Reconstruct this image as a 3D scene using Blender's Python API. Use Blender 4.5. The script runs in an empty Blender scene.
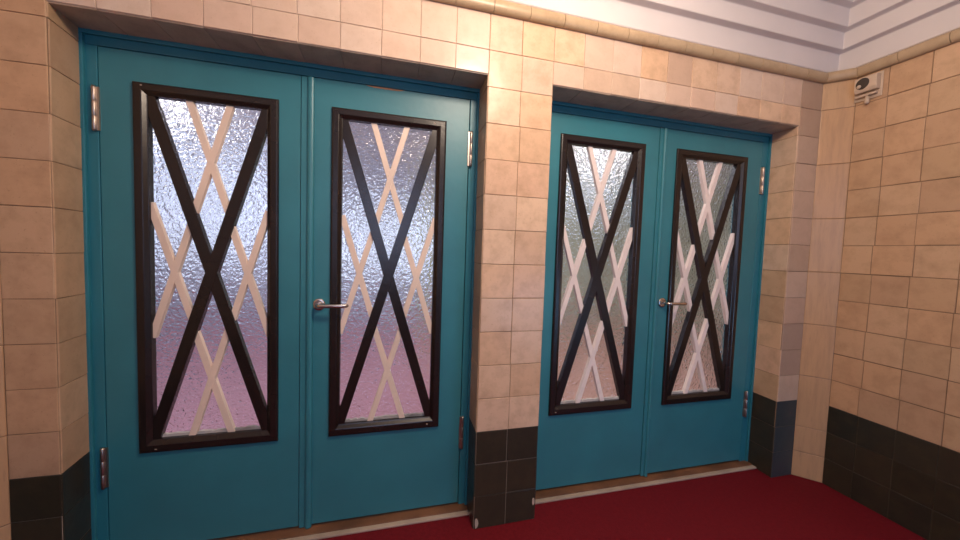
import bpy, bmesh, math, random
from mathutils import Vector, Matrix
random.seed(7)
scene = bpy.context.scene
COL = scene.collection

# ------------------------------------------------------------------ materials
def new_mat(name):
    m = bpy.data.materials.new(name); m.use_nodes = True
    nt = m.node_tree; b = nt.nodes['Principled BSDF']
    return m, nt, b
def N(nt, t, **kw):
    n = nt.nodes.new(t)
    for k, v in kw.items():
        if k in n.inputs: n.inputs[k].default_value = v
        else: setattr(n, k, v)
    return n
def ramp(nt, stops, interp='LINEAR'):
    r = nt.nodes.new('ShaderNodeValToRGB'); cr = r.color_ramp; cr.interpolation = interp
    while len(cr.elements) < len(stops): cr.elements.new(0.5)
    for e, (p, c) in zip(cr.elements, stops): e.position = p; e.color = (*c, 1)
    return r
def coords(nt, scale=(1, 1, 1)):
    tc = N(nt, 'ShaderNodeTexCoord'); mp = N(nt, 'ShaderNodeMapping')
    mp.inputs['Scale'].default_value = scale
    nt.links.new(tc.outputs['Object'], mp.inputs['Vector']); return mp.outputs['Vector']
def mix(nt, a, b, fac, mode='MIX'):
    m = nt.nodes.new('ShaderNodeMix'); m.data_type = 'RGBA'; m.blend_type = mode
    for sock, v in ((m.inputs['A'], a), (m.inputs['B'], b), (m.inputs['Factor'], fac)):
        if isinstance(v, (tuple, list)): sock.default_value = (*v, 1)
        elif isinstance(v, (int, float)): sock.default_value = v
        else: nt.links.new(v, sock)
    return m.outputs['Result']
def noise(nt, vec, scale, detail=3, rough=0.5):
    n = N(nt, 'ShaderNodeTexNoise', Scale=scale, Detail=detail, Roughness=rough)
    nt.links.new(vec, n.inputs['Vector']); return n.outputs['Fac']
def bump(nt, b, h, strength, dist):
    bp = N(nt, 'ShaderNodeBump', Strength=strength, Distance=dist)
    nt.links.new(h, bp.inputs['Height']); nt.links.new(bp.outputs['Normal'], b.inputs['Normal'])

def tile_mat(name, stops, stain, rough, stain_amt=0.5, stretch=(1, 1, 1), sc=14):
    m, nt, b = new_mat(name)
    geo = N(nt, 'ShaderNodeNewGeometry')
    r = ramp(nt, stops); nt.links.new(geo.outputs['Random Per Island'], r.inputs['Fac'])
    v = coords(nt, stretch)
    n1 = noise(nt, v, sc, 5, 0.62)
    rr = ramp(nt, [(0.44, (0, 0, 0)), (0.80, (stain_amt,) * 3)]); nt.links.new(n1, rr.inputs['Fac'])
    c = mix(nt, r.outputs['Color'], stain, rr.outputs['Color'])
    n2 = noise(nt, v, 160, 2)
    r2 = ramp(nt, [(0.66, (0, 0, 0)), (0.74, (0.35,) * 3)]); nt.links.new(n2, r2.inputs['Fac'])
    c = mix(nt, c, stain, r2.outputs['Color'])
    nt.links.new(c, b.inputs['Base Color'])
    b.inputs['Roughness'].default_value = rough
    b.inputs['Specular IOR Level'].default_value = 0.4
    bump(nt, b, noise(nt, v, 9, 3), 0.25, 0.01)
    return m

def paint_mat(name, col, rough, var=0.12, spec=0.5, bscale=35, bstr=0.05):
    m, nt, b = new_mat(name)
    v = coords(nt)
    n = noise(nt, v, 5, 4)
    dark = tuple(c * (1 - var) for c in col); lite = tuple(min(1, c * (1 + var)) for c in col)
    r = ramp(nt, [(0.3, dark), (0.7, lite)]); nt.links.new(n, r.inputs['Fac'])
    nt.links.new(r.outputs['Color'], b.inputs['Base Color'])
    b.inputs['Roughness'].default_value = rough
    b.inputs['Specular IOR Level'].default_value = spec
    bump(nt, b, noise(nt, v, bscale, 3), bstr, 0.01)
    return m

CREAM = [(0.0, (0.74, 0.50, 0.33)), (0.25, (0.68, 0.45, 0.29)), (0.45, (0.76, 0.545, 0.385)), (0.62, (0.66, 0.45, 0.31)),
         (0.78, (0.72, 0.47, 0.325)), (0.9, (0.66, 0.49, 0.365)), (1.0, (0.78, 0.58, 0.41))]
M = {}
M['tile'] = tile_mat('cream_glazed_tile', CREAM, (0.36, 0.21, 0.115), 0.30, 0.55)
LINT = [(0.0, (0.67, 0.50, 0.39)), (0.3, (0.63, 0.46, 0.36)), (0.5, (0.69, 0.55, 0.45)), (0.7, (0.64, 0.45, 0.345)), (1.0, (0.66, 0.54, 0.46))]
M['tile_pale'] = tile_mat('pale_glazed_tile', LINT, (0.42, 0.27, 0.17), 0.30, 0.35)
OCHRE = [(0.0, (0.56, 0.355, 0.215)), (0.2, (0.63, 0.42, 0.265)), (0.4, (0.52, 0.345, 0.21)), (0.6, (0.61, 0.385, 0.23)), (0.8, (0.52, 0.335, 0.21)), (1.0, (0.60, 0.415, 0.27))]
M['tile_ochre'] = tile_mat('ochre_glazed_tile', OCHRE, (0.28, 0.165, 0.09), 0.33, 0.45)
GREYP = [(0.0, (0.55, 0.39, 0.28)), (0.3, (0.42, 0.295, 0.225)), (0.6, (0.60, 0.44, 0.33)), (1.0, (0.53, 0.36, 0.265))]
M['tile_greyish'] = tile_mat('daylit_pink_tile', GREYP, (0.34, 0.23, 0.16), 0.30, 0.35)  # greyed tone puts some cool daylight on the right pier into the colour
DARK = [(0.0, (0.030, 0.027, 0.018)), (0.4, (0.040, 0.034, 0.024)), (0.7, (0.026, 0.025, 0.019)), (1.0, (0.045, 0.036, 0.024))]
M['tile_dark'] = tile_mat('dark_brown_tile', DARK, (0.075, 0.055, 0.03), 0.28, 0.5)
COOL_DARK = [(0.0, (0.05, 0.062, 0.07)), (1.0, (0.042, 0.055, 0.062))]
M['tile_dark_cool'] = tile_mat('cool_lit_dark_tile', COOL_DARK, (0.07, 0.07, 0.07), 0.28, 0.4)  # dark base tile with the blue light on the right pier painted in
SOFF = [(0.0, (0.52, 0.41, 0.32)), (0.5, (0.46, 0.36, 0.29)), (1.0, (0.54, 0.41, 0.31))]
M['tile_soffit'] = tile_mat('shaded_soffit_tile', SOFF, (0.16, 0.10, 0.06), 0.35, 0.5)  # shade under the lintels is partly put into this darker tile colour
MOULD = [(0.0, (0.47, 0.34, 0.21)), (0.5, (0.52, 0.38, 0.245)), (1.0, (0.44, 0.33, 0.215))]
M['tile_mould'] = tile_mat('ochre_bullnose_tile', MOULD, (0.27, 0.18, 0.10), 0.32, 0.45)
STRIP = [(0.0, (0.56, 0.34, 0.185)), (0.5, (0.51, 0.315, 0.175)), (1.0, (0.57, 0.365, 0.21))]
M['tile_strip'] = tile_mat('streaked_strip_tile', STRIP, (0.33, 0.21, 0.125), 0.32, 0.6, (1, 1, 0.12), 40)
M['grout'] = paint_mat('brown_grout', (0.26, 0.165, 0.10), 0.85, 0.35)
M['grout_light'] = paint_mat('sandy_grout', (0.52, 0.41, 0.32), 0.85, 0.3)
M['teal'] = paint_mat('teal_gloss_paint', (0.032, 0.205, 0.255), 0.42, 0.08, 0.65)
M['teal_frame'] = paint_mat('teal_frame_paint', (0.026, 0.19, 0.25), 0.38, 0.08, 0.5)  # paint of the door frames, slightly deeper than the leaves
M['black'] = paint_mat('black_brown_paint', (0.017, 0.0115, 0.0105), 0.27, 0.2, 0.5)
M['lath'] = paint_mat('cream_wood', (0.86, 0.69, 0.57), 0.5, 0.08)
M['lath_lit'] = paint_mat('lit_cream_wood', (0.88, 0.77, 0.73), 0.5, 0.08)  # paler lath copy; raking light on the right doors put into the colour
M['putty'] = paint_mat('grey_putty', (0.45, 0.42, 0.40), 0.7, 0.5, 0.4, 60, 0.5)
M['white'] = paint_mat('white_plaster', (0.68, 0.63, 0.63), 0.7, 0.03)
M['ceil'] = paint_mat('ceiling_plaster', (0.74, 0.69, 0.67), 0.8, 0.03)
M['rawwood'] = paint_mat('bare_wood', (0.42, 0.22, 0.12), 0.7, 0.3)
M['thresh'] = paint_mat('worn_wood', (0.17, 0.075, 0.035), 0.6, 0.45)
M['stone'] = paint_mat('grey_stone', (0.42, 0.33, 0.26), 0.7, 0.25)
M['plastic'] = paint_mat('ivory_plastic', (0.60, 0.47, 0.36), 0.45, 0.08)
M['plastic_dark'] = paint_mat('dark_lens', (0.06, 0.045, 0.035), 0.25, 0.1)
M['brown_wall'] = paint_mat('brown_plaster', (0.22, 0.15, 0.10), 0.8, 0.1)
M['grout_dark'] = paint_mat('dark_grout', (0.075, 0.058, 0.042), 0.85, 0.3)
M['lobby_top'] = paint_mat('lobby_ceiling', (0.70, 0.70, 0.74), 0.8, 0.05)
M['lobby'] = paint_mat('lobby_plaster', (0.44, 0.46, 0.56), 0.8, 0.1)
M['lobby_sage'] = paint_mat('sage_lobby_plaster', (0.44, 0.45, 0.33), 0.8, 0.1)
M['lobby_floor'] = paint_mat('rose_floor', (0.42, 0.19, 0.225), 0.40, 0.5)
M['lobby_floor_tan'] = paint_mat('rose_tan_floor', (0.46, 0.235, 0.175), 0.40, 0.5)
m, nt, b = new_mat('brushed_nickel'); M['metal'] = m
b.inputs['Base Color'].default_value = (0.62, 0.55, 0.50, 1); b.inputs['Metallic'].default_value = 1; b.inputs['Roughness'].default_value = 0.27
m, nt, b = new_mat('aged_steel'); M['hinge'] = m
b.inputs['Base Color'].default_value = (0.50, 0.42, 0.37, 1); b.inputs['Metallic'].default_value = 1; b.inputs['Roughness'].default_value = 0.38
m, nt, b = new_mat('red_linoleum'); M['floor'] = m
v = coords(nt); r = ramp(nt, [(0.3, (0.125, 0.0045, 0.010)), (0.7, (0.175, 0.007, 0.014))]); nt.links.new(noise(nt, v, 60, 5, 0.7), r.inputs['Fac'])
nt.links.new(r.outputs['Color'], b.inputs['Base Color']); b.inputs['Roughness'].default_value = 0.75; b.inputs['Specular IOR Level'].default_value = 0.2
bump(nt, b, noise(nt, v, 220, 2), 0.2, 0.004)
def glass_mat(name, vs, strength, tint):
    m, nt, b = new_mat(name)
    b.inputs['Base Color'].default_value = (*tint, 1); b.inputs['Transmission Weight'].default_value = 1
    b.inputs['Roughness'].default_value = 0.04; b.inputs['IOR'].default_value = 1.45
    v = coords(nt)
    vo = N(nt, 'ShaderNodeTexVoronoi', Scale=vs); vo.feature = 'SMOOTH_F1'; vo.inputs['Smoothness'].default_value = 0.6
    n = N(nt, 'ShaderNodeTexNoise', Scale=vs * 0.9, Detail=2.0); nt.links.new(v, n.inputs['Vector'])
    mx = nt.nodes.new('ShaderNodeMix'); mx.data_type = 'VECTOR'; mx.inputs['Factor'].default_value = 0.012
    nt.links.new(v, mx.inputs['A']); nt.links.new(n.outputs['Color'], mx.inputs['B'])
    nt.links.new(mx.outputs['Result'], vo.inputs['Vector'])
    ad = N(nt, 'ShaderNodeMath', operation='ADD'); nt.links.new(vo.outputs['Distance'], ad.inputs[0]); nt.links.new(n.outputs['Fac'], ad.inputs[1])
    bump(nt, b, ad.outputs[0], strength, 0.006)
    return m
M['glass'] = glass_mat('hammered_glass', 82, 0.55, (0.97, 0.97, 1.0))
M['glass_fine'] = glass_mat('fine_hammered_glass', 80, 0.6, (0.97, 0.97, 0.98))

# ------------------------------------------------------------------ mesh helpers
class MB:
    def __init__(s): s.v = []; s.f = []; s.m = []; s.smooth = []
    def face(s, pts, mi=0, sm=False):
        k = len(s.v); s.v += [tuple(p) for p in pts]; s.f.append(tuple(range(k, k + len(pts)))); s.m.append(mi); s.smooth.append(sm)
    def grid(s, verts, faces, mi=0, sm=False):
        k = len(s.v); s.v += [tuple(p) for p in verts]
        for f in faces: s.f.append(tuple(i + k for i in f)); s.m.append(mi); s.smooth.append(sm)
    def box(s, x0, x1, y0, y1, z0, z1, mi=0):
        v = [(x, y, z) for x in (x0, x1) for y in (y0, y1) for z in (z0, z1)]
        s.grid(v, [(0, 1, 3, 2), (4, 6, 7, 5), (0, 4, 5, 1), (2, 3, 7, 6), (0, 2, 6, 4), (1, 5, 7, 3)], mi)
    def prism_xz(s, poly, y0, y1, mi=0):
        n = len(poly); v = [(x, y0, z) for x, z in poly] + [(x, y1, z) for x, z in poly]
        f = [tuple(range(n)), tuple(range(2 * n - 1, n - 1, -1))] + [(i, i + n, (i + 1) % n + n, (i + 1) % n) for i in range(n)]
        s.grid(v, f, mi)
    def prism_xy(s, poly, z0, z1, mi=0):
        n = len(poly); v = [(x, y, z0) for x, y in poly] + [(x, y, z1) for x, y in poly]
        f = [tuple(range(n)), tuple(range(2 * n - 1, n - 1, -1))] + [(i, i + n, (i + 1) % n + n, (i + 1) % n) for i in range(n)]
        s.grid(v, f, mi)
    def tube(s, path, radii, seg=20, mi=0):
        path = [Vector(p) for p in path]; rings = []
        for i, p in enumerate(path):
            a = path[max(0, i - 1)]; c = path[min(len(path) - 1, i + 1)]; t = (c - a).normalized()
            ref = Vector((0, 0, 1)) if abs(t.z) < 0.9 else Vector((1, 0, 0))
            u = t.cross(ref).normalized(); w = t.cross(u).normalized()
            rings.append([p + (u * math.cos(q) + w * math.sin(q)) * radii[i] for q in [2 * math.pi * k / seg for k in range(seg)]])
        k0 = len(s.v)
        for r in rings: s.v += [tuple(q) for q in r]
        for i in range(len(rings) - 1):
            for k in range(seg):
                a = k0 + i * seg + k; b_ = k0 + i * seg + (k + 1) % seg
                s.f.append((a, b_, b_ + seg, a + seg)); s.m.append(mi); s.smooth.append(True)
        for ring, i in ((0, 0), (len(rings) - 1, 1)):
            ids = [k0 + ring * seg + k for k in range(seg)]
            s.f.append(tuple(ids if i else ids[::-1])); s.m.append(mi); s.smooth.append(False)
    def build(s, name, mats, parent=None, bevel=0, seg=2):
        me = bpy.data.meshes.new(name); me.from_pydata(s.v, [], s.f)
        for mm in (mats if isinstance(mats, (list, tuple)) else [mats]): me.materials.append(mm)
        for p, mi, sm in zip(me.polygons, s.m, s.smooth): p.material_index = mi; p.use_smooth = sm
        bm = bmesh.new(); bm.from_mesh(me); bmesh.ops.recalc_face_normals(bm, faces=bm.faces); bm.to_mesh(me); bm.free()
        o = bpy.data.objects.new(name, me); COL.objects.link(o)
        if parent: o.parent = parent; o.matrix_parent_inverse = parent.matrix_basis.inverted()
        if bevel:
            md = o.modifiers.new('edge', 'BEVEL'); md.width = bevel; md.segments = seg; md.limit_method = 'ANGLE'; md.angle_limit = math.radians(40)
        return o
def tag(o, label, cat, group=None, kind=None):
    o['label'] = label; o['category'] = cat
    if group: o['group'] = group
    if kind: o['kind'] = kind
    return o
def empty(name, loc):
    o = bpy.data.objects.new(name, None); o.location = loc; o.empty_display_size = 0.05; COL.objects.link(o); return o

T = 0.15           # tile course
XL, XR = -1.458, 1.775          # outer jambs of the two openings
P0, P1 = 0.0, 0.295             # pillar
S = 2.0015                      # soffit height
D = 0.145                       # reveal depth
DB = 0.23                       # back of the door wall
XA0, XA1 = -1.592, 1.930        # ends of the flat wall
XW0, XW1 = -1.690, 2.0228       # side walls
CH = 0.10                       # corner chamfer depth
ZM = 2.245                      # moulding underside
YF = -3.6

def add_tiles(mb, o, u, v, n, cells, g=0.0008, depth=0.0026, bev=0.0016):
    """tiles laid on plane o + a*u + b*v, n = outward; cells (a0,a1,b0,b1,mat)"""
    o, u, v, n = map(Vector, (o, u, v, n))
    for a0, a1, b0, b1, mi in cells:
        a0 += g * random.uniform(.5, 1.6); a1 -= g * random.uniform(.5, 1.6); b0 += g * random.uniform(.5, 1.7); b1 -= g * random.uniform(.5, 1.7)
        if a1 - a0 < 0.008 or b1 - b0 < 0.008: continue
        h = [depth + random.uniform(-.0007, .0007) for _ in range(4)]
        h = [x + random.uniform(-.0005, .0006) for x in h]
        out = [(a0, b0), (a1, b0), (a1, b1), (a0, b1)]
        inn = [(a0 + bev, b0 + bev), (a1 - bev, b0 + bev), (a1 - bev, b1 - bev), (a0 + bev, b1 - bev)]
        mid = [(a0 + bev * .3, b0 + bev * .3), (a1 - bev * .3, b0 + bev * .3), (a1 - bev * .3, b1 - bev * .3), (a0 + bev * .3, b1 - bev * .3)]
        V = [o + u * a + v * b_ - n * .001 for a, b_ in out] + [o + u * a + v * b_ + n * hh * .72 for (a, b_), hh in zip(mid, h)] + [o + u * a + v * b_ + n * hh for (a, b_), hh in zip(inn, h)]
        F = [(8, 9, 10, 11)]
        for i in range(4):
            j = (i + 1) % 4
            F += [(i, j, 4 + j, 4 + i), (4 + i, 4 + j, 8 + j, 8 + i)]
        mb.grid(V, F, mi)
def rows(z0, z1):
    k = int(math.floor(z0 / T + 1e-6)); out = []
    while k * T < z1 - 1e-6:
        a, c = max(z0, k * T), min(z1, (k + 1) * T)
        if c - a > .004: out.append((a, c))
        k += 1
    return out
def cols(a0, a1, start, w):
    out = []; a = a0; nxt = start
    while nxt <= a0 + 1e-6: nxt += w
    while a < a1 - 1e-6:
        c = min(nxt, a1); out.append((a, c)); a = c; nxt += w
    return out
def cells(a0, a1, z0, z1, start, w, light, dark=1, jit=0.003, zdark=0.45):
    cs = []
    base = cols(a0, a1, start, w)
    for r0, r1 in rows(z0, z1):
        j = [0] + [random.uniform(-jit, jit) for _ in base[1:]] + [0]
        for i, (c0, c1) in enumerate(base):
            mi = dark if r1 <= zdark + 1e-6 else (random.choice(light) if isinstance(light, (list, tuple)) else light)
            cs.append((c0 + j[i], c1 + j[i + 1], r0, r1, mi))
    return cs
ZT = 2.262        # tiles stop here, under the bullnose

# ------------------------------------------------------------------ the door wall
TM = [M['tile'], M['tile_dark'], M['tile_pale'], M['tile_ochre'], M['tile_greyish'], M['tile_dark_cool'], M['tile_soffit'], M['grout'], M['grout_light'], M['grout_dark']]
mb = MB()
# masonry
mb.prism_xy([(XW0 - .1, 0), (XL, 0), (XL - .018, D), (XL - .018, DB), (XW0 - .1, DB)], .449, 2.80, 7)
mb.prism_xy([(XW0 - .1, 0), (XL, 0), (XL - .018, D), (XL - .018, DB), (XW0 - .1, DB)], 0, .449, 8)
mb.prism_xy([(XW1 + .1, 0), (XR, 0), (XR + .006, D), (XR + .006, DB), (XW1 + .1, DB)], 0, 2.80, 7)
mb.box(XL - .018, P0, 0.0001, DB, S, 2.80, 8)
mb.box(P1, XR + .006, 0.0001, DB, S, 2.80, 8)
ex, ez = (1, 0, 0), (0, 0, 1)
fl = (0, -.0005, 0); fn = (0, -1, 0)
add_tiles(mb, fl, ex, ez, fn, cells(XA0, XL, 0, ZT, XL, .15, 3))
add_tiles(mb, fl, ex, ez, fn, [c for c in cells(XL, P0, S, ZT, XL - .018, .1485, [2])])
add_tiles(mb, fl, ex, ez, fn, [c for c in cells(P1, XR, S, ZT, P1, .1493, [2, 2, 2, 0, 4])])
add_tiles(mb, fl, ex, ez, fn, [(a, b_, c, d, 5 if m_ == 1 else m_) for a, b_, c, d, m_ in cells(XR, XA1, 0, ZT, XR, .16, [4])])
# reveals (left jamb, right jamb) and soffits
def reveal(mb, xa, xb, sgn, light):
    L = math.hypot(xb - xa, D); u = Vector((xb - xa, D, 0)) / L
    n = Vector((sgn * D, -sgn * (xb - xa), 0)) / L
    add_tiles(mb, (xa + sgn * .0005, 0, 0), u, ez, n, cells(-.0022, L + .02, 0, S, 0, .3, light))
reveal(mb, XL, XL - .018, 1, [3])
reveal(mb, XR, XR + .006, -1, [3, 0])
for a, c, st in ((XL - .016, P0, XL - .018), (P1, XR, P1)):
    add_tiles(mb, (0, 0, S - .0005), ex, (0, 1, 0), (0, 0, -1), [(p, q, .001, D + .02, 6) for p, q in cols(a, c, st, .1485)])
wall = mb.build('wall_back', TM)
tag(wall, 'cream tiled wall with dark tile base holding the two teal double doors', 'wall', kind='structure')

# the pillar
mb = MB()
mb.prism_xy([(P0, 0), (P1, 0), (P1 - .002, D), (P1 - .002, DB), (P0 + .002, DB), (P0 + .002, D)], .449, 2.80, 7)
mb.prism_xy([(P0, 0), (P1, 0), (P1 - .002, D), (P1 - .002, DB), (P0 + .002, DB), (P0 + .002, D)], 0, .449, 8)
pc = cells(P0, P1, 0, ZT, P0, .1475, [0])
add_tiles(mb, fl, ex, ez, fn, [c for c in pc])
reveal(mb, P0, P0 + .002, -1, [3])
reveal(mb, P1, P1 - .002, 1, [0])
# chipped glaze on the two lowest corners
def chip(x, z, w, h):
    pts = [(x + w * math.cos(q) * random.uniform(.7, 1), z + h * math.sin(q) * random.uniform(.75, 1)) for q in [k * math.pi / 5 for k in range(10)]]
    mb.prism_xz(pts, -.0062, -.002, 8)
chip(.012, .028, .010, .026); chip(.286, .088, .007, .018)
pil = mb.build('pillar', TM)
tag(pil, 'narrow cream tiled pillar with dark tile foot between the two door openings', 'pillar', kind='structure')

# side walls, front wall, floor, ceiling
mb = MB()
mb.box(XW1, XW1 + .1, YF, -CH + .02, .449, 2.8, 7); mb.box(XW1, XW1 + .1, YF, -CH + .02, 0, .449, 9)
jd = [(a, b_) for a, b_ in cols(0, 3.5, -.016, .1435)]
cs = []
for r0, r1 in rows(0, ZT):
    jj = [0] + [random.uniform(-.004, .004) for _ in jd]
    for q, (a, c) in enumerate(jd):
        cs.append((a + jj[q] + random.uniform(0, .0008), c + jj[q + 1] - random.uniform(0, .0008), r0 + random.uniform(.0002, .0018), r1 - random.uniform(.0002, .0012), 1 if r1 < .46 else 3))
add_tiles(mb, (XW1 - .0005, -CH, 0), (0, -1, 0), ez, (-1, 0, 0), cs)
o = mb.build('wall_right', TM); tag(o, 'ochre tiled side wall with dark tile base at the right', 'wall', kind='structure')
mb = MB()
mb.box(XW0 - .1, XW0, YF, -CH + .02, 0, 2.8, 7)
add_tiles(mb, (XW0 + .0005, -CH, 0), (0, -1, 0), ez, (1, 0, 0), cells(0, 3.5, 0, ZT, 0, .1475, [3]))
o = mb.build('wall_left', TM); tag(o, 'ochre tiled side wall beyond the left corner strip', 'wall', kind='structure')
mb = MB(); mb.box(XW0 - .1, XW1 + .1, YF - .1, YF, 0, 2.8)
o = mb.build('wall_front', M['brown_wall']); tag(o, 'plain brown wall opposite the doors', 'wall', kind='structure')
mb = MB(); mb.box(XW0 - .1, XW1 + .1, YF - .1, DB, -.06, 0)
o = mb.build('floor', M['floor']); tag(o, 'dark red floor in front of the doors', 'floor', kind='structure')
mb = MB(); mb.box(XW0 - .1, XW1 + .1, YF - .1, DB, 2.80, 2.86)
o = mb.build('ceiling', M['ceil']); tag(o, 'white ceiling above the stepped cornice', 'ceiling', kind='structure')

# corner strips of tall streaked tiles (45 degree chamfer in each corner)
def strip(name, pa, pb, back, label):
    mb = MB(); pa, pb = Vector(pa), Vector(pb)
    mb.prism_xy([tuple(pa), tuple(pb), back], 0, 2.288, 1)
    u = (pb - pa); L = u.length; u.normalize(); n = Vector((-u.y, u.x))
    mid = (pa + pb) / 2
    if n.dot(Vector((.2, -1.5)) - mid) < 0: n = -n
    zs = [0, .15, .30, .60, .90, 1.20, 1.50, 1.80, 2.10, ZT]
    add_tiles(mb, (pa.x + n.x * .0005, pa.y + n.y * .0005, 0), (u.x, u.y, 0), ez, (n.x, n.y, 0), [(0, L, a, c, 0) for a, c in zip(zs, zs[1:])], bev=.004)
    o = mb.build(name, [M['tile_strip'], M['grout']]); tag(o, label, 'corner trim', kind='structure')
strip('trim_1', (XA1, 0), (XW1, -CH), (XW1, 0), 'slanted corner strip of tall streaked tiles at the right corner')
strip('trim_2', (XA0, 0), (XW0, -CH), (XW0, 0), 'slanted corner strip of tall streaked tiles at the left corner')

# bullnose tile moulding running round under the cornice
path = [(XW0, -3.4), (XW0, -CH), (XA0, 0), (XA1, 0), (XW1, -CH), (XW1, -3.4)]
path = [Vector(p) for p in path]
def seg_n(a, c):
    t = (c - a).normalized(); return Vector((t.y, -t.x))
offs = []
for i, p in enumerate(path):
    ns = []
    if i > 0: ns.append(seg_n(path[i - 1], p))
    if i < len(path) - 1: ns.append(seg_n(p, path[i + 1]))
    if len(ns) == 1: offs.append(ns[0])
    else:
        h = (ns[0] + ns[1]).normalized(); offs.append(h / h.dot(ns[0]))
prof = [(-.001, ZM + .003), (.012, ZM), (.022, ZM + .004), (.029, ZM + .012), (.032, ZM + .024), (.032, ZM + .036), (.028, ZM + .047), (.020, ZM + .054), (-.001, ZM + .056)]
mb = MB()
for i in range(len(path) - 1):
    a, c = path[i], path[i + 1]; L = (c - a).length; n = max(1, round(L / .163)); gap = .0011
    for k in range(n):
        t0, t1 = k / n + (gap / L), (k + 1) / n - (gap / L)
        V = []
        for t in (t0, t1):
            p = a.lerp(c, t); of = offs[i].lerp(offs[i + 1], t) if (t * n < 1 or t * n > n - 1 or n == 1) else seg_n(a, c)
            if n > 1:
                sn = seg_n(a, c)
                if t * n < 1: of = offs[i].lerp(sn, t * n)
                elif t * n > n - 1: of = sn.lerp(offs[i + 1], t * n - (n - 1))
            jj = random.uniform(-.0008, .0008)
            V += [(p.x + of.x * (d + jj), p.y + of.y * (d + jj), z) for d, z in prof]
        q = len(prof)
        F = [(j, j + 1, q + j + 1, q + j) for j in range(q - 1)] + [tuple(range(q)), tuple(range(2 * q - 1, q - 1, -1))]
        k0 = len(mb.v); mb.grid(V, F[:-2], 0, True); mb.grid(V, F[-2:], 0, False)
o = mb.build('trim_3', [M['tile_mould'], M['grout']]); tag(o, 'rounded ochre tile moulding running along the top of the tiled walls', 'moulding', kind='structure')

# stepped plaster cornice
st = [(.004, ZM + .05), (.022, ZM + .057), (.022, 2.406), (.058, 2.410), (.058, 2.497), (.094, 2.501), (.094, 2.592), (.130, 2.596), (.130, 2.690), (.166, 2.694), (.166, 2.801)]
mb = MB()
def ring(d, z): return [(XW0 + d, YF + d, z), (XW1 - d, YF + d, z), (XW1 - d, -d, z), (XW0 + d, -d, z)]
V = []; F = []
for d, z in st: V += ring(d, z)
V += ring(-.01, 2.801); V += ring(-.01, ZM + .05)
nr = len(st) + 2
for i in range(nr):
    for k in range(4):
        j = (i + 1) % nr; kk = (k + 1) % 4
        F.append((i * 4 + k, i * 4 + kk, j * 4 + kk, j * 4 + k))
mb.grid(V, F)
o = mb.build('trim_4', M['white'], bevel=.004, seg=2); tag(o, 'stepped white plaster cornice above the tiles', 'cornice', kind='structure')

# ------------------------------------------------------------------ door frames and thresholds
def door_frame(name, x0, x1, lx0, lx1, label):
    """x0,x1 opening sides; lx0,lx1 door leaf sides"""
    mb = MB(); zt = S - .001; zl = 1.952
    for xa, xb in ((x0, lx0 - .004), (lx1 + .004, x1)):
        mb.box(min(xa, xb), max(xa, xb), .1505, DB - .002, 0, zl)
    mb.box(x0, x1, .1505, DB - .002, zl, zt)
    # raised bead along the masonry
    mb.box(x0, x0 + .013, .138, .1515, 0, zt - .017); mb.box(x1 - .013, x1, .138, .1515, 0, zt - .017); mb.box(x0, x1, .138, .152, zt - .017, zt)
    # stops behind the leaves
    mb.box(lx0 - .01, lx0 + .012, .199, DB - .004, 0, zl); mb.box(lx1 - .012, lx1 + .01, .199, DB - .004, 0, zl); mb.box(lx0, lx1, .199, DB - .004, zl - .014, zl + .01)
    o = mb.build(name, M['teal_frame'], bevel=.0025); tag(o, label, 'door frame', kind='structure'); return o
door_frame('trim_5', XL - .017, P0 + .002, -1.424, -.045, 'teal door frame around the left double door')
door_frame('trim_6', P1 - .002, XR + .006, .317, 1.724, 'teal door frame around the right double door')
for nm, a, c, lb in (('trim_7', XL - .017, P0 + .002, 'worn wooden threshold with pale edge strip under the left double door'), ('trim_8', P1 - .002, XR + .004, 'worn wooden threshold with pale edge strip under the right double door')):
    mb = MB(); mb.box(a, c, .108, DB, 0, .013, 0); mb.box(a, c, .083, .108, 0, .010, 1)
    o = mb.build(nm, [M['thresh'], M['stone']], bevel=.003); tag(o, lb, 'threshold', kind='structure')

# ------------------------------------------------------------------ the doors
def clip(poly, px, pz, nx, nz):
    out = []
    for i in range(len(poly)):
        a, c = poly[i], poly[(i + 1) % len(poly)]
        da = (a[0] - px) * nx + (a[1] - pz) * nz; dc = (c[0] - px) * nx + (c[1] - pz) * nz
        if da >= 0: out.append(a)
        if (da >= 0) != (dc >= 0):
            t = da / (da - dc); out.append((a[0] + t * (c[0] - a[0]), a[1] + t * (c[1] - a[1])))
    return out
def bar_poly(c, d, L, w):
    nx, nz = -d[1], d[0]
    return [(c[0] - d[0] * L - nx * w / 2, c[1] - d[1] * L - nz * w / 2), (c[0] + d[0] * L - nx * w / 2, c[1] + d[1] * L - nz * w / 2),
            (c[0] + d[0] * L + nx * w / 2, c[1] + d[1] * L + nz * w / 2), (c[0] - d[0] * L + nx * w / 2, c[1] - d[1] * L + nz * w / 2)]
def clip_rect(p, x0, x1, z0, z1):
    for q in ((x0, z0, 1, 0), (x1, z0, -1, 0), (x0, z0, 0, 1), (x0, z1, 0, -1)):
        p = clip(p, *q)
    return p
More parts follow.
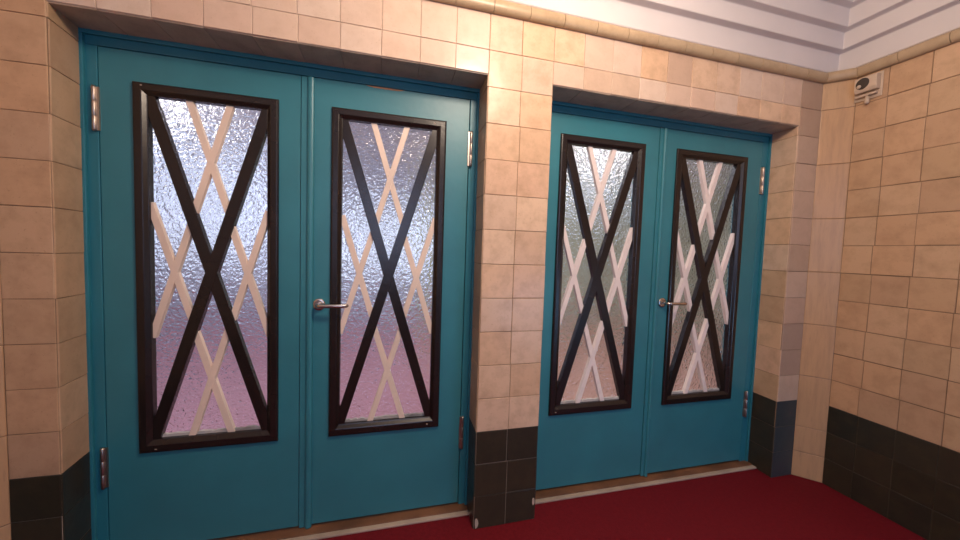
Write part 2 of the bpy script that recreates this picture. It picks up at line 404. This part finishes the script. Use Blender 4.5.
def door(name, lx0, lx1, ox0, ox1, oz0, oz1, label, hinge_left, handle_x=None, astragal=None, glass='glass', chip_at=None, specks=()):
    zb, ztp = .025, 1.948; y0, y1 = .150, .196
    hx = lx0 if hinge_left else lx1
    root = empty(name, (hx, .15, 0)); tag(root, label, 'door', 'teal glazed doors', 'structure')
    root.name = name
    m = .043; ix0, ix1, iz0, iz1 = ox0 + m, ox1 - m, oz0 + m + .006, oz1 - m
    # leaf with its window opening
    mb = MB()
    mb.box(lx0, ox0 + .03, y0, y1, zb, ztp); mb.box(ox1 - .03, lx1, y0, y1, zb, ztp)
    mb.box(ox0 + .03, ox1 - .03, y0, y1, zb, oz0 + .03); mb.box(ox0 + .03, ox1 - .03, y0, y1, oz1 - .03, ztp)
    bm = bmesh.new()
    leaf = mb.build('leaf', [M['teal'], M['rawwood']], root)
    # weld the four boards into one leaf so that no seams show
    bm.from_mesh(leaf.data); bmesh.ops.remove_doubles(bm, verts=bm.verts, dist=.0004); bm.to_mesh(leaf.data); bm.free()
    if chip_at:
        mb = MB(); xa, xb = chip_at; n = 14
        top = [(xa + (xb - xa) * k / n, ztp + .0005) for k in range(n + 1)]
        bot = [(xa + (xb - xa) * k / n, ztp - .009 * math.sin(math.pi * k / n) ** .5 * random.uniform(.5, 1)) for k in range(n, -1, -1)]
        mb.prism_xz(top + bot[1:-1], y0 - .0006, y0 + .01)
        c = mb.build('paint_chip', M['rawwood'], root); c['label'] = 'bare wood patch on the top edge'
    if astragal:
        a0, a1 = astragal; w = a1 - a0
        mb = MB()
        mb.box(a0, a0 + w * .5, .145, .1499, .018, ztp - .004)
        pr = [(a0 + w * .44, .1499)]
        for k in range(9):
            q = math.pi * k / 8; pr.append((a0 + w * .72 - math.cos(q) * w * .26, .1425 - .009 * math.sin(q)))
        pr.append((a0 + w * .98, .1499)); mb.prism_xy(pr, .018, ztp - .004)
        mb.build('cover_strip', M['teal'], root, bevel=.0012)
    # mitred moulding round the glass
    pf = [(0, y0 + .0001), (0, .142), (.003, .138), (.008, .1365), (.027, .1365), (.030, .138), (.040, .147), (.043, .1485), (.043, .1760), (.032, .1760), (.031, y0 + .0001)]
    mb = MB(); V = []; F = []
    for d, y in pf: V += [(ox0 + d, y, oz0 + d * 1.14), (ox1 - d, y, oz0 + d * 1.14), (ox1 - d, y, oz1 - d), (ox0 + d, y, oz1 - d)]
    n = len(pf)
    for i in range(n):
        j = (i + 1) % n
        for k in range(4): F.append((i * 4 + k, i * 4 + (k + 1) % 4, j * 4 + (k + 1) % 4, j * 4 + k))
    mb.grid(V, F)
    for kx, kz in specks:                                # small knocks in the paint
        mb.prism_xz([(kx + .006 * math.cos(q) * random.uniform(.5, 1), kz + .003 * math.sin(q) * random.uniform(.5, 1)) for q in [k * math.pi / 4 for k in range(8)]], .1361, .1370, 1)
    fr = mb.build('glazing_frame', [M['black'], M['stone']], root, bevel=.0008); fr['label'] = 'black moulded frame round the glass'
    # glass
    g0, g1 = .1765, .1820
    mb = MB(); mb.box(ix0 - .010, ix1 + .010, g0, g1, iz0 - .010, iz1 + .010)
    gl = mb.build('glass_pane', M[glass], fr); gl['label'] = 'hammered obscure glass pane'
    mb = MB()
    xs = [ix0 + (ix1 - ix0) * k / 40 for k in range(41)]
    mb.prism_xz([(x, iz0 + .007 + random.uniform(0, .007)) for x in xs] + [(ix1, iz0 - .003), (ix0, iz0 - .003)], .164, .1764)
    p = mb.build('putty_line', M['putty'], fr); p['label'] = 'rough grey putty along the bottom of the glass'
    # crossed bars
    W, H = ix1 - ix0, iz1 - iz0; cx, cz = (ix0 + ix1) / 2, (iz0 + iz1) / 2
    L = math.hypot(W, H); da = (W / L, H / L); db = (-W / L, H / L); bw = .0410; lw = .0240
    e = .0004
    for layer in ('front',):
        yb = (.1490, .1764)
        yl = (.1555, .1764)
        pb = clip_rect(bar_poly((cx, cz), da, L, bw), ix0 + e, ix1 - e, iz0 + e, iz1 - e)
        mb = MB(); mb.prism_xz(pb, yb[0], yb[1]); mb.build('black_bar', M['black'], fr, bevel=.0008)
        mb = MB()
        half = clip_rect(bar_poly((cx, cz), db, L, bw), ix0 + e, ix1 - e, iz0 + e, iz1 - e)
        nx, nz = -da[1], da[0]
        mb.prism_xz(half, yb[0] + .0006, yb[1] - .0006)
        mb.build('black_bar', M['black'], fr, bevel=.0008)
        for qx, qz in ((0, .325), (-.312, 0), (.312, 0), (0, -.325)):
            c = (cx + qx * W, cz + qz * H)
            for k, d in enumerate((da, db)):
                jx = random.uniform(-.003, .003); jz = random.uniform(-.008, .008)
                dd = Vector(d); dd.rotate(Matrix.Rotation(random.uniform(-.008, .008), 2)); dd = (dd.x, dd.y)
                pl = bar_poly((c[0] + jx, c[1] + jz), dd, L * .19 + .012 , lw)
                pl = clip_rect(pl, ix0 + e, ix1 - e, iz0 + e, iz1 - e)
                for dv in (da, db):                       # cut along the black bars
                    mx, mz = -dv[1], dv[0]; s = (c[0] - cx) * mx + (c[1] - cz) * mz
                    if abs(s) > .01:
                        sg = 1 if s > 0 else -1
                        pl = clip(pl, cx + sg * mx * (bw / 2 + .0006), cz + sg * mz * (bw / 2 + .0006), sg * mx, sg * mz)
                if len(pl) < 3: continue
                mb = MB(); mb.prism_xz(pl, yl[0] + k * .0007, yl[1] - k * .0004)
                mb.build('cream_lath', M['lath_lit'] if ox0 > 0 else M['lath'], fr, bevel=.0008)
    # hinges
    for z0, z1 in ((1.648, 1.803), (.300, .455)):
        x = lx0 - .011 if hinge_left else lx1 + .011
        mb = MB(); h = (z1 - z0); r = .0066
        for a, c in ((0, .33), (.333, .667), (.67, 1)):
            za, zc = z0 + h * a, z0 + h * c
            mb.tube([(x, .142, za), (x, .142, za + .002), (x, .142, zc - .002), (x, .142, zc)], [r * .85, r, r, r * .85], 18)
        mb.tube([(x, .142, z0 - .003), (x, .142, z1 + .003)], [r * .9, r * .9], 14)
        xa, xb = (x, lx0 + .003) if hinge_left else (lx1 - .003, x)
        mb.box(xa, xb, .1435, .1515, z0, z1)
        mb.build('hinge', M['hinge'], root)
    if handle_x is not None:
        hz = 1.004
        h = empty('handle', (handle_x, .15, hz)); h.parent = root; h.matrix_parent_inverse = root.matrix_basis.inverted()
        h['label'] = 'nickel lever handle'
        def sub(nm, mb):
            o = mb.build(nm, M['metal']); o.parent = h
            o.matrix_parent_inverse = (root.matrix_basis @ root.matrix_basis.inverted() @ h.matrix_basis).inverted(); return o
        mb = MB(); mb.tube([(handle_x, .1500, hz), (handle_x, .1440, hz), (handle_x, .1420, hz), (handle_x, .1418, hz)], [.0255, .0255, .0235, .017], 32)
        sub('rose', mb)
        mb = MB(); pth = [(handle_x, .1425, hz), (handle_x, .115, hz)]
        for k in range(1, 7):
            q = k / 6 * math.pi / 2; pth.append((handle_x + .016 * (1 - math.cos(q)), .115 - .016 * math.sin(q), hz))
        pth += [(handle_x + .06, .098, hz), (handle_x + .103, .0985, hz), (handle_x + .113, .101, hz), (handle_x + .119, .107, hz)]
        mb.tube(pth, [.0085] * (len(pth) - 1) + [.007], 20); sub('lever', mb)
    return root

door('door_1', -1.424, -.7545, -1.320, -.834, .4215, 1.8385, 'leftmost teal door with hinges beside the left tile jamb and no handle', True, specks=((-1.262, .436), (-1.290, 1.826)))
door('door_2', -.7515, -.045, -.635, -.150, .4185, 1.8375, 'teal door with lever handle hinged beside the tiled pillar', False, -.678, (-.7515, -.700), 'glass_fine', (-.50, -.34), ((-.205, 1.819), (-.205, .438)))
door('door_3', .317, 1.0015, .420, .9145, .4185, 1.8505, 'handleless teal door just right of the tiled pillar', True, None, None, 'glass_fine', None, ((.455, .437),))
door('door_4', 1.0045, 1.724, 1.117, 1.611, .4195, 1.8495, 'rightmost teal door with lever handle nearest the tiled corner', False, 1.080, (1.0045, 1.046), 'glass')

# ------------------------------------------------------------------ sensor box on the right wall
sx = XW1 - .005
root = empty('alarm_sensor', (sx, -.153, 2.176)); tag(root, 'small ivory sensor box with round dark lens high on the right wall', 'sensor', kind='thing')
yc, zc = -.153, 2.176
mb = MB(); mb.box(sx - .006, sx, yc - .066, yc + .066, zc - .070, zc + .070); mb.build('mounting_plate', M['plastic'], root, bevel=.003)
mb = MB()
pr = [(sx - .006, zc + .058), (sx - .040, zc + .056), (sx - .044, zc + .050), (sx - .044, zc - .012), (sx - .034, zc - .030), (sx - .006, zc - .030)]
n = len(pr); V = [(x, yc - .058, z) for x, z in pr] + [(x, yc + .048, z) for x, z in pr]
mb.grid(V, [tuple(range(n)), tuple(range(2 * n - 1, n - 1, -1))] + [(i, (i + 1) % n, (i + 1) % n + n, i + n) for i in range(n)])
mb.build('housing', M['plastic'], root, bevel=.004, seg=3)
mb = MB(); mb.tube([(sx - .0435, yc + .008, zc + .018), (sx - .046, yc + .008, zc + .018)], [.033, .031], 32)
ln = mb.build('lens', M['plastic_dark'], root); ln['label'] = 'round dark lens'
mb = MB(); mb.tube([(sx - .044, yc + .022, zc + .004), (sx - .050, yc + .022, zc + .004), (sx - .052, yc + .022, zc + .004)], [.011, .010, .005], 18)
mb.build('bulb', M['plastic'], ln)
mb = MB(); mb.box(sx - .030, sx - .006, yc - .052, yc + .050, zc - .054, zc - .042); mb.build('lower_lip', M['plastic'], root, bevel=.003)
mb = MB(); mb.tube([(sx - .018, yc - .006, zc - .054), (sx - .018, yc - .006, zc - .080), (sx - .018, yc - .006, zc - .096), (sx - .018, yc - .006, zc - .100)], [.007, .011, .011, .006], 16)
mb.build('test_knob', M['plastic'], root)
root.scale = (.9, .84, .88)

# ------------------------------------------------------------------ the lobby beyond the glass
LY0, LY1, LX0, LX1, LH = DB, 4.6, -4.2, 5.2, 2.9
mb = MB(); mb.box(LX0, 0.15, LY0, LY1, -.06, 0, 0); mb.box(.15, LX1, LY0, LY1, -.06, 0, 1)
o = mb.build('floor_beyond', [M['lobby_floor'], M['lobby_floor_tan']]); tag(o, 'rose coloured floor beyond the glass of the doors', 'floor', kind='structure')
mb = MB(); mb.box(LX0, LX1, LY0, LY1 + .1, LH, LH + .06); o = mb.build('ceiling_beyond', M['lobby_top']); tag(o, 'pale ceiling of the lobby beyond the glass', 'ceiling', kind='structure')
mb = MB(); mb.box(LX0 - .1, LX0, LY0, LY1, 0, LH); o = mb.build('wall_beyond_left', M['lobby']); tag(o, 'pale side wall of the lobby beyond the left doors', 'wall', kind='structure')
mb = MB(); mb.box(LX1, LX1 + .1, LY0, LY1, 0, LH); o = mb.build('wall_beyond_right', M['lobby_sage']); tag(o, 'pale side wall of the lobby beyond the right doors', 'wall', kind='structure')
mb = MB()
wins = [(-4.0, -3.2, .95, 2.6), (-2.9, -2.1, .95, 2.6), (-1.2, -.6, .8, 2.0), (-.3, .3, .8, 2.0), (2.7, 3.4, 2.1, 2.75), (3.7, 4.4, 2.1, 2.75)]
edges = [LX0] + [q for w in wins for q in w[:2]] + [LX1]
for a, c in zip(edges[0::2], edges[1::2]): mb.box(a, c, LY1, LY1 + .1, 0, LH, 1 if c > 1 else 0)
for a, c, wz0, wz1 in wins:
    k = 1 if a > 1 else 0
    mb.box(a, c, LY1, LY1 + .1, 0, wz0, k); mb.box(a, c, LY1, LY1 + .1, wz1, LH, k)
    mb.box((a + c) / 2 - .03, (a + c) / 2 + .03, LY1 + .02, LY1 + .08, wz0, wz1, k)
o = mb.build('wall_beyond_far', [M['lobby'], M['lobby_sage']]); tag(o, 'far lobby wall with bright windows seen blurred through the glass', 'wall', kind='structure')

# ------------------------------------------------------------------ light
w = bpy.data.worlds.new('World'); scene.world = w; w.use_nodes = True
bg = w.node_tree.nodes['Background']; bg.inputs['Color'].default_value = (0.72, 0.80, 1.0, 1); bg.inputs['Strength'].default_value = 1.5
def area(name, loc, target, size, energy, col, shape='DISK', sy=None):
    l = bpy.data.lights.new(name, 'AREA'); l.shape = shape; l.size = size
    if sy: l.size_y = sy
    l.energy = energy; l.color = col
    o = bpy.data.objects.new(name, l); COL.objects.link(o); o.location = loc
    o.rotation_euler = (Vector(target) - Vector(loc)).to_track_quat('-Z', 'Y').to_euler(); return o
pl = bpy.data.lights.new('ceiling_lamp', 'POINT'); pl.energy = 64; pl.color = (1.0, .80, .62); pl.shadow_soft_size = .13
po = bpy.data.objects.new('ceiling_lamp', pl); COL.objects.link(po); po.location = (.15, -1.05, 2.43)
area('hall_daylight', (-.4, -3.5, 1.7), (-.1, 0, 1.3), .95, 17, (.52, .64, 1.0), 'RECTANGLE', 1.3)
area('blue_fill', (1.5, -3.0, .55), (1.0, 0, .3), .7, 12, (.26, .58, 1.0), 'RECTANGLE', .7)  # added blue fill for the lower doors, no known source
area('lobby_fill', (.4, 1.3, 2.85), (.4, 1.6, 0), 4.5, 75, (.9, .92, 1.0), 'RECTANGLE', 1.0)  # added overhead fill that brightens the unseen lobby

for x in (-2.7, 2.4):
    pl = bpy.data.lights.new('lobby_bulb', 'POINT'); pl.energy = 17; pl.color = (1, .96, .92); pl.shadow_soft_size = .11
    po = bpy.data.objects.new('lobby_bulb', pl); COL.objects.link(po); po.location = (x, 3.0, 2.63)

# ------------------------------------------------------------------ camera
yaw, pitch, roll, f = .25528, -.05292, .03319, 350.0
F = Vector((math.sin(yaw) * math.cos(pitch), math.cos(yaw) * math.cos(pitch), math.sin(pitch)))
R = Vector((math.cos(yaw), -math.sin(yaw), 0)); U = R.cross(F)
R2 = math.cos(roll) * R + math.sin(roll) * U; U2 = -math.sin(roll) * R + math.cos(roll) * U
cam = bpy.data.cameras.new('camera'); co = bpy.data.objects.new('camera', cam); COL.objects.link(co)
cam.sensor_fit = 'HORIZONTAL'; cam.sensor_width = 36; cam.lens = 36 * f / 960; cam.clip_start = .02
mw = Matrix((R2, U2, -F)).transposed().to_4x4(); mw.translation = Vector((-.39161, -1.46709, 1.25359)); co.matrix_world = mw
scene.camera = co
vs = scene.view_settings; vs.view_transform = 'Standard'; vs.look = 'None'; vs.gamma = 1; vs.use_curve_mapping = False; vs.exposure = 0.0
